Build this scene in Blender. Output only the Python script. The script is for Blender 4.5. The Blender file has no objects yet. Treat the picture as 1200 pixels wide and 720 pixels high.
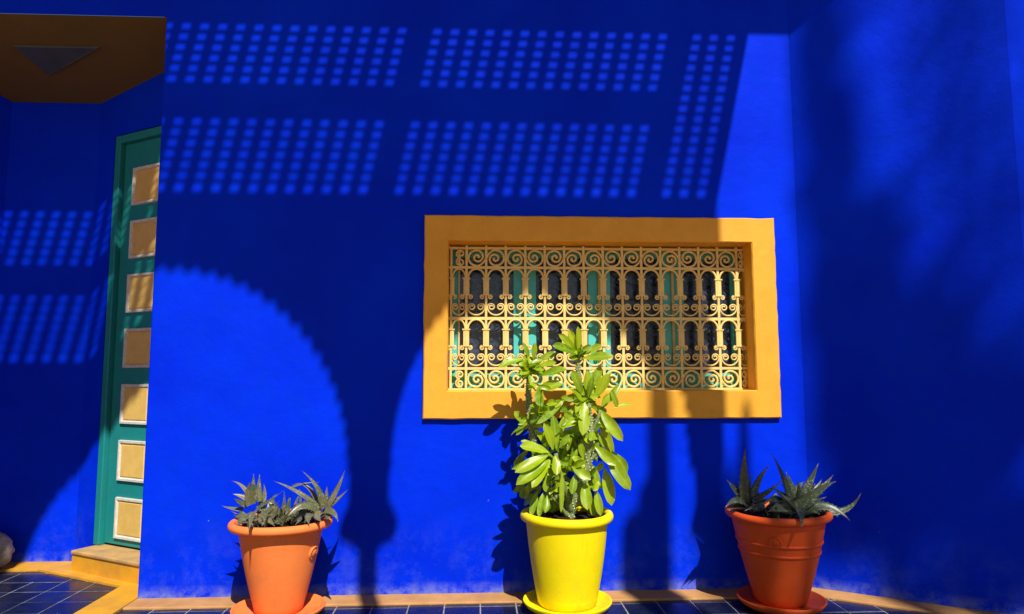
import bpy, bmesh, math, random
from mathutils import Vector, Matrix
random.seed(7)
S = bpy.context.scene
COL = S.collection
R = math.radians

# ------------------------------------------------------------------ camera
F_PX, PITCH, YAW, ROLL = 812.0, R(5.7), R(2.79), R(-0.08)
CAM = Vector((0.0, -3.80, 1.15))
fw = Vector((math.sin(YAW)*math.cos(PITCH), math.cos(YAW)*math.cos(PITCH), math.sin(PITCH)))
r0 = Vector((math.cos(YAW), -math.sin(YAW), 0)); u0 = r0.cross(fw)
rt = r0*math.cos(ROLL) + u0*math.sin(ROLL); up = u0*math.cos(ROLL) - r0*math.sin(ROLL)
cd = bpy.data.cameras.new('camera'); cam = bpy.data.objects.new('camera', cd); COL.objects.link(cam)
cd.sensor_fit = 'HORIZONTAL'; cd.sensor_width = 36.0; cd.lens = F_PX/1200*36
cd.clip_start = 0.05; cd.clip_end = 2000
m = Matrix((rt, up, -fw)).transposed().to_4x4(); m.translation = CAM; cam.matrix_world = m
S.camera = cam

# ------------------------------------------------------------------ sun, sky, exposure
LAT, TAN = 0.26, 1.20                       # towards the sun: (LAT, -1, TAN)
SUN = Vector((LAT, -1, TAN)).normalized()
ld = bpy.data.lights.new('sun', 'SUN'); ld.energy = 5.0; ld.angle = R(0.42); ld.color = (1.0, 0.95, 0.86)
sun = bpy.data.objects.new('sun', ld); COL.objects.link(sun)
sun.rotation_euler = (-SUN).to_track_quat('-Z', 'Y').to_euler(); sun.location = (2, -8, 12)
W = bpy.data.worlds.new('World'); S.world = W; W.use_nodes = True
wn = W.node_tree.nodes; bg = wn['Background']
sky = wn.new('ShaderNodeTexSky'); sky.sky_type = 'NISHITA'; sky.sun_disc = False
sky.sun_elevation = math.asin(SUN.z); sky.sun_rotation = math.atan2(SUN.x, SUN.y)
sky.air_density = 1.0; sky.dust_density = 0.6
W.node_tree.links.new(sky.outputs[0], bg.inputs[0]); bg.inputs[1].default_value = 0.05
S.view_settings.view_transform = 'Standard'; S.view_settings.look = 'None'
S.view_settings.exposure = 0.30; S.view_settings.gamma = 1.0; S.view_settings.use_curve_mapping = False

# ------------------------------------------------------------------ pixel -> place helpers
def ray(x, y): return fw*F_PX + rt*(x-600) + up*(360-y)
def ony(x, y, yy):
    d = ray(x, y); return CAM + d*((yy-CAM.y)/d.y)
def onz(x, y, z):
    d = ray(x, y); return CAM + d*((z-CAM.z)/d.z)
def onpl(x, y, p0, n):
    d = ray(x, y); return CAM + d*((p0-CAM).dot(n)/d.dot(n))

# ------------------------------------------------------------------ materials
def _mat(name):
    mt = bpy.data.materials.new(name); mt.use_nodes = True
    nt = mt.node_tree; return mt, nt, nt.nodes, nt.links, nt.nodes['Principled BSDF']
def noise(N, L, scale, detail=5, rough=0.6, vec=None, dist=0.0):
    n = N.new('ShaderNodeTexNoise'); n.inputs['Scale'].default_value = scale
    n.inputs['Detail'].default_value = detail; n.inputs['Roughness'].default_value = rough
    n.inputs['Distortion'].default_value = dist
    if vec is not None: L.new(vec, n.inputs['Vector'])
    return n.outputs['Fac']
def ramp(N, L, src, p0, p1, c0=0.0, c1=1.0):
    r = N.new('ShaderNodeMapRange'); r.inputs[1].default_value = p0; r.inputs[2].default_value = p1
    r.inputs[3].default_value = c0; r.inputs[4].default_value = c1; L.new(src, r.inputs[0]); return r.outputs[0]
def mixc(N, L, fac, a, b, mode='MIX'):
    x = N.new('ShaderNodeMix'); x.data_type = 'RGBA'; x.blend_type = mode
    for sock, v in ((x.inputs[0], fac), (x.inputs[6], a), (x.inputs[7], b)):
        if isinstance(v, (int, float)): sock.default_value = v
        elif isinstance(v, tuple): sock.default_value = v if len(v) == 4 else (*v, 1)
        else: L.new(v, sock)
    return x.outputs[2]
def math_(N, L, op, a, b=0.5):
    x = N.new('ShaderNodeMath'); x.operation = op
    for i, v in enumerate((a, b)):
        if isinstance(v, (int, float)): x.inputs[i].default_value = v
        else: L.new(v, x.inputs[i])
    return x.outputs[0]
def bump(N, L, P, h, strength=0.3, dist=0.01):
    b = N.new('ShaderNodeBump'); b.inputs['Strength'].default_value = strength; b.inputs['Distance'].default_value = dist
    L.new(h, b.inputs['Height']); L.new(b.outputs[0], P.inputs['Normal'])
def pos(N): return N.new('ShaderNodeNewGeometry').outputs['Position']
def objrand(N): return N.new('ShaderNodeObjectInfo').outputs['Random']

def simple(name, col, col2=None, rough=0.6, scale=12, bs=0.25, bd=0.004, spec=0.4, fine=90, rnd=0.0, dirt=None):
    mt, nt, N, L, P = _mat(name)
    tc = N.new('ShaderNodeTexCoord').outputs['Object']
    c2 = col2 or tuple(c*0.8 for c in col)
    n1 = noise(N, L, scale, 6, 0.65, tc); f = ramp(N, L, n1, 0.38, 0.68)
    c = mixc(N, L, f, col, c2)
    if rnd:
        r = ramp(N, L, objrand(N), 0, 1, 1-rnd, 1+rnd)
        h = N.new('ShaderNodeHueSaturation'); L.new(r, h.inputs['Value']); L.new(c, h.inputs['Color']); c = h.outputs[0]
    if dirt:
        sz = N.new('ShaderNodeSeparateXYZ'); L.new(tc, sz.inputs[0])
        lowm = ramp(N, L, sz.outputs[2], 0.30, 0.03, 0.25, 1.0)
        c = mixc(N, L, math_(N, L, 'MULTIPLY', ramp(N, L, noise(N, L, 9, 9, 0.75, tc), 0.50, 0.78, 0, dirt), lowm), c, (0.20, 0.10, 0.05))
        c = mixc(N, L, ramp(N, L, noise(N, L, 23, 6, 0.7, tc), 0.60, 0.74, 0, dirt*0.6), c, tuple(min(1, v*1.15+.06) for v in col))
        st = N.new('ShaderNodeMapping'); st.inputs['Scale'].default_value = (30, 30, 1.6); L.new(tc, st.inputs[0])
        c = mixc(N, L, ramp(N, L, noise(N, L, 1.0, 4, 0.6, st.outputs[0]), 0.58, 0.74, 0, dirt*0.5), c, tuple(v*.62 for v in col))
    L.new(c, P.inputs['Base Color']); P.inputs['Roughness'].default_value = rough
    P.inputs['Specular IOR Level'].default_value = spec
    L.new(ramp(N, L, n1, 0.2, 0.8, max(0.05, rough-0.12), min(1, rough+0.12)), P.inputs['Roughness'])
    bump(N, L, P, math_(N, L, 'ADD', n1, math_(N, L, 'MULTIPLY', noise(N, L, fine, 3, 0.6, tc), 0.35)), bs, bd)
    return mt

def wall_paint():
    mt, nt, N, L, P = _mat('ultramarine_wall_paint')
    p = pos(N); sp = N.new('ShaderNodeSeparateXYZ'); L.new(p, sp.inputs[0]); z = sp.outputs[2]
    big = noise(N, L, 1.3, 4, 0.55, p); mid = noise(N, L, 9, 6, 0.65, p); fine = noise(N, L, 70, 4, 0.6, p)
    c = mixc(N, L, ramp(N, L, big, 0.3, 0.7), (0.0, 0.017, 0.62), (0.0, 0.031, 0.78))
    c = mixc(N, L, ramp(N, L, mid, 0.45, 0.75, 0, 0.35), c, (0.0, 0.036, 0.54))
    # chalky lime bloom and splashes near the floor
    low = ramp(N, L, z, 0.42, 0.02, 0, 1)
    bl = ramp(N, L, noise(N, L, 4.0, 10, 0.78, p, 0.15), 0.48, 0.74)
    c = mixc(N, L, math_(N, L, 'MULTIPLY', math_(N, L, 'MULTIPLY', bl, low), 0.42), c, (0.10, 0.16, 0.62))
    edge = math_(N, L, 'MULTIPLY', ramp(N, L, z, 0.075, 0.015, 0, 1), ramp(N, L, noise(N, L, 11, 6, 0.7, p), 0.38, 0.62))
    c = mixc(N, L, math_(N, L, 'MULTIPLY', edge, 0.75), c, (0.20, 0.24, 0.50))
    chip = math_(N, L, 'MULTIPLY', ramp(N, L, noise(N, L, 26, 2, 0.5, p, 0.0), 0.77, 0.79), ramp(N, L, z, 0.6, 0.05, 0.0, 1))
    c = mixc(N, L, chip, c, (0.50, 0.52, 0.66))
    L.new(c, P.inputs['Base Color'])
    L.new(ramp(N, L, mid, 0.3, 0.8, 0.55, 0.8), P.inputs['Roughness']); P.inputs['Specular IOR Level'].default_value = 0.04
    wave = noise(N, L, 3.2, 3, 0.5, p)
    hh = math_(N, L, 'ADD', math_(N, L, 'MULTIPLY', wave, 4.0), math_(N, L, 'ADD', mid, math_(N, L, 'MULTIPLY', fine, 0.3)))
    bump(N, L, P, hh, 0.42, 0.009)
    return mt

def leaf_mat(name, ca, cb, trans=0.35, rib=(0.45, 0.55, 0.15), rough=0.35, spots=None, back=None):
    mt, nt, N, L, P = _mat(name)
    uv = N.new('ShaderNodeUVMap').outputs[0]; s = N.new('ShaderNodeSeparateXYZ'); L.new(uv, s.inputs[0])
    tc = N.new('ShaderNodeTexCoord').outputs['Object']
    c = mixc(N, L, objrand(N), ca, cb)
    n1 = noise(N, L, 22, 5, 0.6, tc)
    c = mixc(N, L, ramp(N, L, n1, 0.45, 0.72, 0, 0.5), c, tuple(v*1.35 for v in cb))
    if rib:
        d = math_(N, L, 'ABSOLUTE', math_(N, L, 'SUBTRACT', s.outputs[0], 0.5), 0)
        c = mixc(N, L, ramp(N, L, d, 0.05, 0.0, 0, 0.75), c, rib)
        # tip ages to yellow on some leaves
        c = mixc(N, L, math_(N, L, 'MULTIPLY', ramp(N, L, s.outputs[1], 0.7, 1.0, 0, 0.55), ramp(N, L, n1, 0.4, 0.6)), c, (0.34, 0.36, 0.03))
    if spots:
        v = N.new('ShaderNodeTexVoronoi'); v.inputs['Scale'].default_value = 85; L.new(tc, v.inputs['Vector'])
        sm = math_(N, L, 'MULTIPLY', ramp(N, L, v.outputs['Distance'], 0.42, 0.25), ramp(N, L, n1, 0.42, 0.58))
        c = mixc(N, L, math_(N, L, 'MULTIPLY', sm, 0.6), c, spots)
        c = mixc(N, L, ramp(N, L, s.outputs[1], 0.8, 1.0, 0, 0.7), c, (0.07, 0.035, 0.02))
    L.new(c, P.inputs['Base Color']); P.inputs['Roughness'].default_value = rough
    bump(N, L, P, n1, 0.2, 0.004)
    if trans:
        t = N.new('ShaderNodeBsdfTranslucent'); L.new(mixc(N, L, 1.0, c, (1.15, 1.1, 0.35), 'MULTIPLY'), t.inputs[0])
        mx = N.new('ShaderNodeMixShader'); mx.inputs[0].default_value = trans
        L.new(P.outputs[0], mx.inputs[1]); L.new(t.outputs[0], mx.inputs[2])
        L.new(mx.outputs[0], N['Material Output'].inputs[0])
    return mt

def tile_mat(name):
    mt, nt, N, L, P = _mat(name)
    p = pos(N); n1 = noise(N, L, 6, 6, 0.65, p); n2 = noise(N, L, 38, 5, 0.7, p, 1.2)
    c = mixc(N, L, objrand(N), (0.004, 0.007, 0.026), (0.008, 0.012, 0.042))
    c = mixc(N, L, ramp(N, L, n1, 0.48, 0.75, 0, 0.22), c, (0.05, 0.055, 0.075))
    c = mixc(N, L, ramp(N, L, n2, 0.64, 0.72, 0, 0.55), c, (0.22, 0.22, 0.24))
    L.new(c, P.inputs['Base Color'])
    L.new(ramp(N, L, n1, 0.3, 0.75, 0.16, 0.5), P.inputs['Roughness']); bump(N, L, P, n1, 0.12, 0.006)
    return mt

def far_tile_mat():
    mt, nt, N, L, P = _mat('terrace_tiles_far')
    p = pos(N); b = N.new('ShaderNodeTexBrick'); b.offset = 0; b.inputs['Scale'].default_value = 1
    L.new(p, b.inputs['Vector'])
    for k, v in (('Brick Width', TS), ('Row Height', TS), ('Mortar Size', 0.004)): b.inputs[k].default_value = v
    b.inputs['Color1'].default_value = (0.006, 0.012, 0.055, 1); b.inputs['Color2'].default_value = (0.012, 0.02, 0.085, 1)
    b.inputs['Mortar'].default_value = (0.20, 0.21, 0.24, 1)
    n1 = noise(N, L, 6, 6, 0.65, p)
    L.new(mixc(N, L, ramp(N, L, n1, 0.48, 0.75, 0, 0.3), b.outputs[0], (0.07, 0.08, 0.12)), P.inputs['Base Color'])
    P.inputs['Roughness'].default_value = 0.3; return mt

def glass_mat():
    mt, nt, N, L, P = _mat('glass_painted_reflection')
    p = pos(N); P.inputs['Base Color'].default_value = (0.006, 0.010, 0.018, 1)
    P.inputs['Roughness'].default_value = 0.06; P.inputs['Specular IOR Level'].default_value = 0.75
    n = noise(N, L, 26, 5, 0.6, p, 1.5)
    L.new(mixc(N, L, ramp(N, L, n, 0.42, 0.70, 0, 0.8), (0.008, 0.013, 0.028), (0.06, 0.09, 0.17)), P.inputs['Base Color'])  # patchy blue reflections and the dim room painted into the pane colour
    bump(N, L, P, n, 0.25, 0.006); return mt

TS = 0.18
M = {}
M['blue'] = wall_paint()
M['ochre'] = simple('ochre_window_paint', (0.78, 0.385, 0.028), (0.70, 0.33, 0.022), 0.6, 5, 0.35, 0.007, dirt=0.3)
M['soffit'] = simple('shaded_ochre_soffit', (0.115, 0.072, 0.004), (0.095, 0.060, 0.004), 0.7, 4, 0.2, 0.004)  # ochre darkened: shade of the recess put into the colour
M['grille'] = simple('cream_gold_grille_paint', (0.82, 0.62, 0.215), (0.70, 0.50, 0.15), 0.5, 20, 0.2, 0.003, rnd=0.06)
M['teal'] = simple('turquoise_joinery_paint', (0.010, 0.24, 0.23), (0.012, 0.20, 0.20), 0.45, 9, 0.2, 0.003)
M['teal_w'] = simple('lightened_turquoise_window', (0.09, 0.56, 0.51), (0.07, 0.48, 0.44), 0.45, 9, 0.2, 0.003)  # lighter copy of the door turquoise; missing light put into the colour
M['white'] = simple('white_trim_paint', (0.66, 0.64, 0.58), (0.5, 0.48, 0.42), 0.5, 25, 0.2, 0.002)
M['panel'] = simple('ochre_door_panel_paint', (0.74, 0.49, 0.13), (0.64, 0.41, 0.10), 0.5, 14, 0.25, 0.003, rnd=0.06)
M['cream'] = simple('cream_bead_paint', (0.66, 0.52, 0.24), (0.55, 0.42, 0.18), 0.5, 14)
M['dark'] = simple('painted_interior_darkness', (0.010, 0.010, 0.012), (0.006, 0.006, 0.008), 0.9, 4)  # near-black: darkness behind door and window put into the colour
M['glass'] = glass_mat()
M['border'] = simple('tan_painted_concrete', (0.56, 0.29, 0.10), (0.42, 0.21, 0.07), 0.75, 7, 0.4, 0.006, 0.25, 60)
M['border_y'] = simple('yellow_ochre_concrete', (0.70, 0.34, 0.018), (0.52, 0.25, 0.03), 0.6, 6, 0.4, 0.006, 0.3, 60)
M['step'] = simple('worn_ochre_step', (0.56, 0.33, 0.11), (0.32, 0.22, 0.12), 0.75, 9, 0.4, 0.006, 0.2, 60)
M['tile'] = tile_mat('navy_glazed_tile')
M['grout'] = simple('pale_tile_grout', (0.36, 0.36, 0.38), (0.12, 0.13, 0.16), 0.9, 30)
M['fartile'] = far_tile_mat()
M['earth'] = simple('salmon_painted_paving', (0.68, 0.39, 0.21), (0.58, 0.32, 0.17), 0.9, 0.8, 0.6, 0.05, 0.1, 8)
M['orange'] = simple('orange_pot_paint', (0.92, 0.235, 0.055), (0.88, 0.205, 0.042), 0.6, 6, 0.25, 0.005, 0.25, dirt=0.5)
M['red_orange'] = simple('red_orange_pot_paint', (0.74, 0.095, 0.014), (0.66, 0.078, 0.011), 0.55, 6, 0.25, 0.005, 0.25, dirt=0.5)
M['yellow'] = simple('yellow_pot_paint', (0.88, 0.72, 0.003), (0.85, 0.67, 0.003), 0.55, 7, 0.25, 0.005, 0.2, dirt=0.42)
M['soil'] = simple('dark_potting_soil', (0.05, 0.028, 0.016), (0.025, 0.014, 0.009), 0.95, 40, 0.9, 0.02, 0.1)
M['leaf'] = leaf_mat('succulent_leaf', (0.13, 0.27, 0.004), (0.38, 0.50, 0.008), 0.30)
M['aloe_l'] = leaf_mat('grey_green_aloe_leaf', (0.05, 0.080, 0.030), (0.16, 0.140, 0.075), 0.0, None, 0.38, (0.34, 0.32, 0.22))
M['aloe_r'] = leaf_mat('dark_green_aloe_leaf', (0.022, 0.036, 0.020), (0.05, 0.065, 0.034), 0.0, None, 0.4, (0.22, 0.25, 0.18))
M['fol'] = leaf_mat('garden_foliage', (0.04, 0.08, 0.018), (0.07, 0.12, 0.03), 0.2, None, 0.5)
M['bark'] = simple('bark', (0.13, 0.09, 0.06), (0.07, 0.05, 0.035), 0.9, 14, 0.8, 0.02, 0.1)
M['cactus'] = simple('cactus_skin', (0.06, 0.10, 0.05), (0.045, 0.075, 0.04), 0.6, 8)
M['wood_blue'] = simple('blue_pergola_paint', (0.02, 0.05, 0.45), (0.02, 0.04, 0.38), 0.6, 8)
M['stone'] = simple('beige_stone', (0.42, 0.33, 0.23), (0.22, 0.17, 0.12), 0.85, 9, 0.8, 0.02, 0.2, 40)
def stem_mat():
    mt, nt, N, L, P = _mat('warty_green_stem')
    tc = N.new('ShaderNodeTexCoord').outputs['Object']
    n1 = noise(N, L, 30, 4, 0.6, tc)
    c = mixc(N, L, ramp(N, L, n1, 0.35, 0.65), (0.13, 0.18, 0.05), (0.20, 0.25, 0.08))
    L.new(c, P.inputs['Base Color']); P.inputs['Roughness'].default_value = 0.6; bump(N, L, P, n1, 0.5, 0.006); return mt
M['stem'] = stem_mat()
M['wart'] = simple('pale_stem_wart', (0.52, 0.52, 0.32), (0.40, 0.41, 0.22), 0.7, 60)

# ------------------------------------------------------------------ object helpers
def mesh(name, verts, faces, mat, smooth=False, uvs=None):
    me = bpy.data.meshes.new(name); me.from_pydata([tuple(v) for v in verts], [], faces); me.update()
    if uvs:
        ul = me.uv_layers.new(name='UVMap')
        for lp in me.loops: ul.data[lp.index].uv = uvs[lp.vertex_index]
    if smooth:
        for p in me.polygons: p.use_smooth = True
    if mat: me.materials.append(M[mat])
    return me
def obj(name, me, parent=None, loc=None):
    o = bpy.data.objects.new(name, me); COL.objects.link(o)
    if parent is not None: o.parent = parent
    if loc is not None: o.location = loc
    return o
def tag(o, label, cat, group=None):
    o['label'] = label; o['category'] = cat
    if group: o['group'] = group
    return o
def empty(name, loc=(0, 0, 0)):
    o = bpy.data.objects.new(name, None); COL.objects.link(o); o.location = loc; o.empty_display_size = 0.1; return o
def bevel(o, w=0.006, seg=2):
    b = o.modifiers.new('bevel', 'BEVEL'); b.width = w; b.segments = seg; b.limit_method = 'ANGLE'; b.angle_limit = R(35); return o
BF = [(0,3,2,1), (4,5,6,7), (0,1,5,4), (1,2,6,5), (2,3,7,6), (3,0,4,7)]
def boxv(x0, x1, y0, y1, z0, z1):
    return [(x0,y0,z0),(x1,y0,z0),(x1,y1,z0),(x0,y1,z0),(x0,y0,z1),(x1,y0,z1),(x1,y1,z1),(x0,y1,z1)]
def box(name, x0, x1, y0, y1, z0, z1, mat, parent=None): return obj(name, mesh(name, boxv(x0,x1,y0,y1,z0,z1), BF, mat), parent)
def boxes(name, lst, mat, parent=None):
    v, f = [], []
    for b in lst:
        n = len(v); v += boxv(*b); f += [tuple(i+n for i in q) for q in BF]
    return obj(name, mesh(name, v, f, mat), parent)
def prism(name, poly, z0, z1, mat, parent=None):
    """poly: CCW list of (x,y)"""
    n = len(poly); v = [(x,y,z0) for x,y in poly] + [(x,y,z1) for x,y in poly]
    f = [tuple(range(n-1,-1,-1)), tuple(range(n,2*n))] + [(i,(i+1)%n,(i+1)%n+n,i+n) for i in range(n)]
    return obj(name, mesh(name, v, f, mat), parent)
def lathe_data(prof, seg=48):
    v, f = [], []
    for r, z in prof:
        for i in range(seg):
            a = 2*math.pi*i/seg; v.append((r*math.cos(a), r*math.sin(a), z))
    for k in range(len(prof)-1):
        for i in range(seg):
            j = (i+1)%seg; f.append((k*seg+i, k*seg+j, (k+1)*seg+j, (k+1)*seg+i))
    f.append(tuple(range(seg-1,-1,-1))); n = (len(prof)-1)*seg; f.append(tuple(range(n, n+seg)))
    return v, f
def tube_data(pts, rad, seg=6, flat=None):
    """sweep a ring along pts (rad: number or list); flat: (width_factor_in_plane) unused"""
    pts = [Vector(p) for p in pts]; n = len(pts); v, f = [], []
    prev = None
    for i, p in enumerate(pts):
        t = (pts[min(i+1, n-1)] - pts[max(i-1, 0)]).normalized()
        a = prev - t*prev.dot(t) if prev is not None else t.orthogonal()
        if a.length < 1e-5: a = t.orthogonal()
        a.normalize(); prev = a; b = t.cross(a)
        rr = rad[i] if isinstance(rad, (list, tuple)) else rad
        for k in range(seg):
            q = 2*math.pi*k/seg; v.append(p + a*(rr*math.cos(q)) + b*(rr*math.sin(q)))
    for i in range(n-1):
        for k in range(seg):
            l = (k+1)%seg; f.append((i*seg+k, i*seg+l, (i+1)*seg+l, (i+1)*seg+k))
    f.append(tuple(range(seg-1,-1,-1))); f.append(tuple(range((n-1)*seg, n*seg)))
    return v, f
def smooth_path(pts, n=6):
    pts = [Vector(p) for p in pts]; P = [pts[0]*2-pts[1]] + pts + [pts[-1]*2-pts[-2]]; out = []
    for i in range(1, len(P)-2):
        for k in range(n):
            t = k/n; a, b, c, d = P[i-1], P[i], P[i+1], P[i+2]
            out.append(0.5*((2*b) + (c-a)*t + (2*a-5*b+4*c-d)*t*t + (3*b-a-3*c+d)*t**3))
    out.append(pts[-1]); return out

# ================================================================== SETTING: ground and terrace
g = obj('ground', mesh('ground', [(-600,-600,-0.02),(600,-600,-0.02),(600,600,-0.02),(-600,600,-0.02)], [(0,1,2,3)], 'earth')); g['kind'] = 'structure'
XL = -1.757                                   # left end of the main wall
XC = 1.79                                     # inner corner with the angled wall
A30 = Vector((0.866, -0.5, 0)); N30 = Vector((-0.5, -0.866, 0))    # door wall direction / its face normal
D0 = Vector((-2.5, 0.76, 0))                  # back wall meets door wall
RT = Vector((0.843, -0.538, 0)); RN = Vector((-0.538, -0.843, 0))  # angled right wall
R0 = Vector((XC, 0.02, 0)); R1 = R0 + RT*1.06
ter = box('terrace', -5.2, 5.2, -2.6, 1.6, -0.16, -0.003, 'grout'); ter['kind'] = 'structure'
obj('far_tiles', mesh('far_tiles', [(-5.2,-2.6,0),(5.2,-2.6,0),(5.2,-1.98,0),(-5.2,-1.98,0)], [(0,1,2,3)], 'fartile'), ter)
tmesh = mesh('tile', [(x,y,z) for z,s in ((-0.02,0.0868),(-0.0018,0.0868),(0.0,0.0850)) for x,y in ((-s,-s+.002),(s,-s+.002),(s,s-.002),(-s,s-.002))],
             [(0,3,2,1)] + [(k*4+i,k*4+(i+1)%4,(k+1)*4+(i+1)%4,(k+1)*4+i) for k in (0,1) for i in range(4)] + [(8,9,10,11)], 'tile')
nt_ = 0
for ix in range(-19, 19):
    for iy in range(-11, 4):
        x = (ix+0.5)*TS + 0.015; y = (iy+0.5)*TS
        if x < -3.35 or x > 3.0 or y < -1.98: continue
        if x > XL and y > -0.02: continue
        if x < XL:
            if (Vector((x,y,0)) - D0).dot(N30) < 0.05 or y > 0.70: continue
            if y < -0.75: continue
        if x > XC and (Vector((x,y,0)) - R0).dot(RN) < -0.04: continue
        if y < -1.62 and abs(x) > 2.4: continue
        t = obj('tile', tmesh, ter, (x, y, random.uniform(-0.0012, 0.0012)))
        t.rotation_euler = (random.uniform(-.003,.003), random.uniform(-.003,.003), random.uniform(-.004,.004)); nt_ += 1
# fill under the rest of the terrace near the house
obj('far_tiles', mesh('far_tiles', [(-5.2,-1.98,-0.003),(-2.0,-1.98,-0.003),(-2.0,-0.72,-0.003),(-5.2,-0.72,-0.003)], [(0,1,2,3)], 'fartile'), ter)
# painted borders
def strip(poly, z, mat, nm='painted_border'):
    o = prism(nm, poly, -0.05, z, mat); o['kind'] = 'structure'; bevel(o, 0.004, 2); return o
q0 = R0 + RN*0.14; q1 = R0 + RT*2.0 + RN*0.14
yq = -0.145; tq = (yq - q0.y)/RT.y
strip([(XL,0.02),(XL,-0.145),(q0.x+RT.x*tq, yq),(q1.x,q1.y),((R0+RT*2.0).x,(R0+RT*2.0).y),(XC,0.02)], 0.010, 'border')
d1 = D0 + A30*0.86
strip([(-3.3,0.78),(-3.3,0.585),(-2.61,0.585),(-1.948,0.222),(-1.948,-3.0),(XL-0.002,-3.0),(XL-0.002,d1.y),(d1.x,d1.y),(D0.x,D0.y+0.02)], 0.012, 'border_y')

# ================================================================== THE HOUSE
house = empty('house', (0, 0, 0))
tag(house, 'ultramarine blue painted house with ochre window surround and panelled door', 'house')
HT = 7.1
FX0, FX1, FZ0, FZ1 = -0.297, 1.668, 0.92, 2.036      # surround outside
IX0, IX1, IZ0, IZ1 = -0.166, 1.532, 1.072, 1.895     # opening
# front wall with the window opening and the lintel over the entrance recess
def wall_ring():
    xs = [-3.6, XL, IX0, IX1, XC+0.02]; zs = [-0.1, IZ0, IZ1, 3.16, HT]
    v, f = [], []; idx = {}
    def vid(x, y, z):
        k = (round(x,4), round(y,4), round(z,4))
        if k not in idx: idx[k] = len(v); v.append((x,y,z))
        return idx[k]
    for i in range(4):
        for j in range(4):
            if i == 0 and j < 3: continue
            if i == 2 and j == 1: continue
            f.append((vid(xs[i],0,zs[j]), vid(xs[i+1],0,zs[j]), vid(xs[i+1],0,zs[j+1]), vid(xs[i],0,zs[j+1])))
    # end of the wall at the entrance, underside of the lintel, top
    for j in range(3): f.append((vid(XL,0,zs[j]), vid(XL,0,zs[j+1]), vid(XL,0.45,zs[j+1]), vid(XL,0.45,zs[j])))
    f.append((vid(-3.6,0,HT), vid(XL,0,HT), vid(XL,0.45,HT), vid(-3.6,0.45,HT)))
    f.append((vid(XL,0,HT), vid(XC+0.02,0,HT), vid(XC+0.02,0.45,HT), vid(XL,0.45,HT)))
    return mesh('wall', v, f, 'blue')
w = obj('wall', wall_ring(), house)
b = w.modifiers.new('bevel', 'BEVEL'); b.width = 0.012; b.segments = 3; b.limit_method = 'ANGLE'; b.angle_limit = R(60)
# recess walls
def quad_wall(name, a, bb, z0, z1, z2=None, mat='blue'):
    z2 = z1 if z2 is None else z2
    return obj(name, mesh(name, [(a[0],a[1],z0),(bb[0],bb[1],z0),(bb[0],bb[1],z2),(a[0],a[1],z1)], [(0,1,2,3)], mat), house)
CZ = lambda y: 3.16 - 0.276*y
def solid_wall(name, a, bb, t, z0, z1):
    a = Vector((*a, 0)); bb = Vector((*bb, 0)); d = (bb-a).normalized(); nrm = Vector((d.y, -d.x, 0))  # face normal (right of a->b)
    p = [a, bb, bb - nrm*t, a - nrm*t]
    return prism(name, [(q.x,q.y) for q in p], z0, z1, 'blue', house)
solid_wall('recess_back_wall', (-3.07, 0.76), (-2.5, 0.76), 0.3, -0.1, 3.3)
dA = D0 + A30*0.172; dB = D0 + A30*1.42
solid_wall('recess_side_wall', (-3.42, -0.02), (-3.07, 0.76), 0.3, -0.1, 3.3)
solid_wall('door_wall', (D0.x, D0.y), (dA.x, dA.y), 0.35, -0.1, 3.3)
def dpt(t, off, z): q = D0 + A30*t + N30*off; return (q.x, q.y, z)
def dbox(name, t0, t1, o0, o1, z0, z1, mat, parent):
    v = [dpt(t0,o0,z0),dpt(t1,o0,z0),dpt(t1,o1,z0),dpt(t0,o1,z0),dpt(t0,o0,z1),dpt(t1,o0,z1),dpt(t1,o1,z1),dpt(t0,o1,z1)]
    return obj(name, mesh(name, v, [(0,1,2,3),(7,6,5,4),(4,5,1,0),(5,6,2,1),(6,7,3,2),(7,4,0,3)], mat), parent)
dbox('door_wall', 0.172, 1.42, -0.35, 0.0, 2.70, 3.3, 'blue', house)
dbox('door_wall', 0.86, 1.42, -0.35, 0.0, -0.1, 2.698, 'blue', house)
# ochre soffit, sloping down to the back of the recess
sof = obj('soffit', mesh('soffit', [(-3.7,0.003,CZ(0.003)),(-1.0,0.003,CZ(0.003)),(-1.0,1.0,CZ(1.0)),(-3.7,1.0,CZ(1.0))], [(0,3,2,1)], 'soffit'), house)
cn = Vector((0, 0.276, 1)).normalized(); cp = Vector((0, 0, 3.16))
tri = [onpl(x, y, cp, cn) for x, y in ((15,52),(118,54),(57,88))]
M['slate'] = simple('slate_blue_paint', (0.045, 0.06, 0.085), (0.035, 0.05, 0.07), 0.7, 6)
cen = sum(tri, Vector())/3
tv = [p - cn*0.004 for p in tri] + [cen + (p-cen)*0.93 - cn*0.016 for p in tri] + [cen + (p-cen)*0.90 - cn*0.012 for p in tri]
obj('soffit_panel', mesh('soffit_panel', tv, [(0,1,4,3),(1,2,5,4),(2,0,3,5),(3,4,7,6),(4,5,8,7),(5,3,6,8),(6,7,8)], 'slate'), house)
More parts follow.
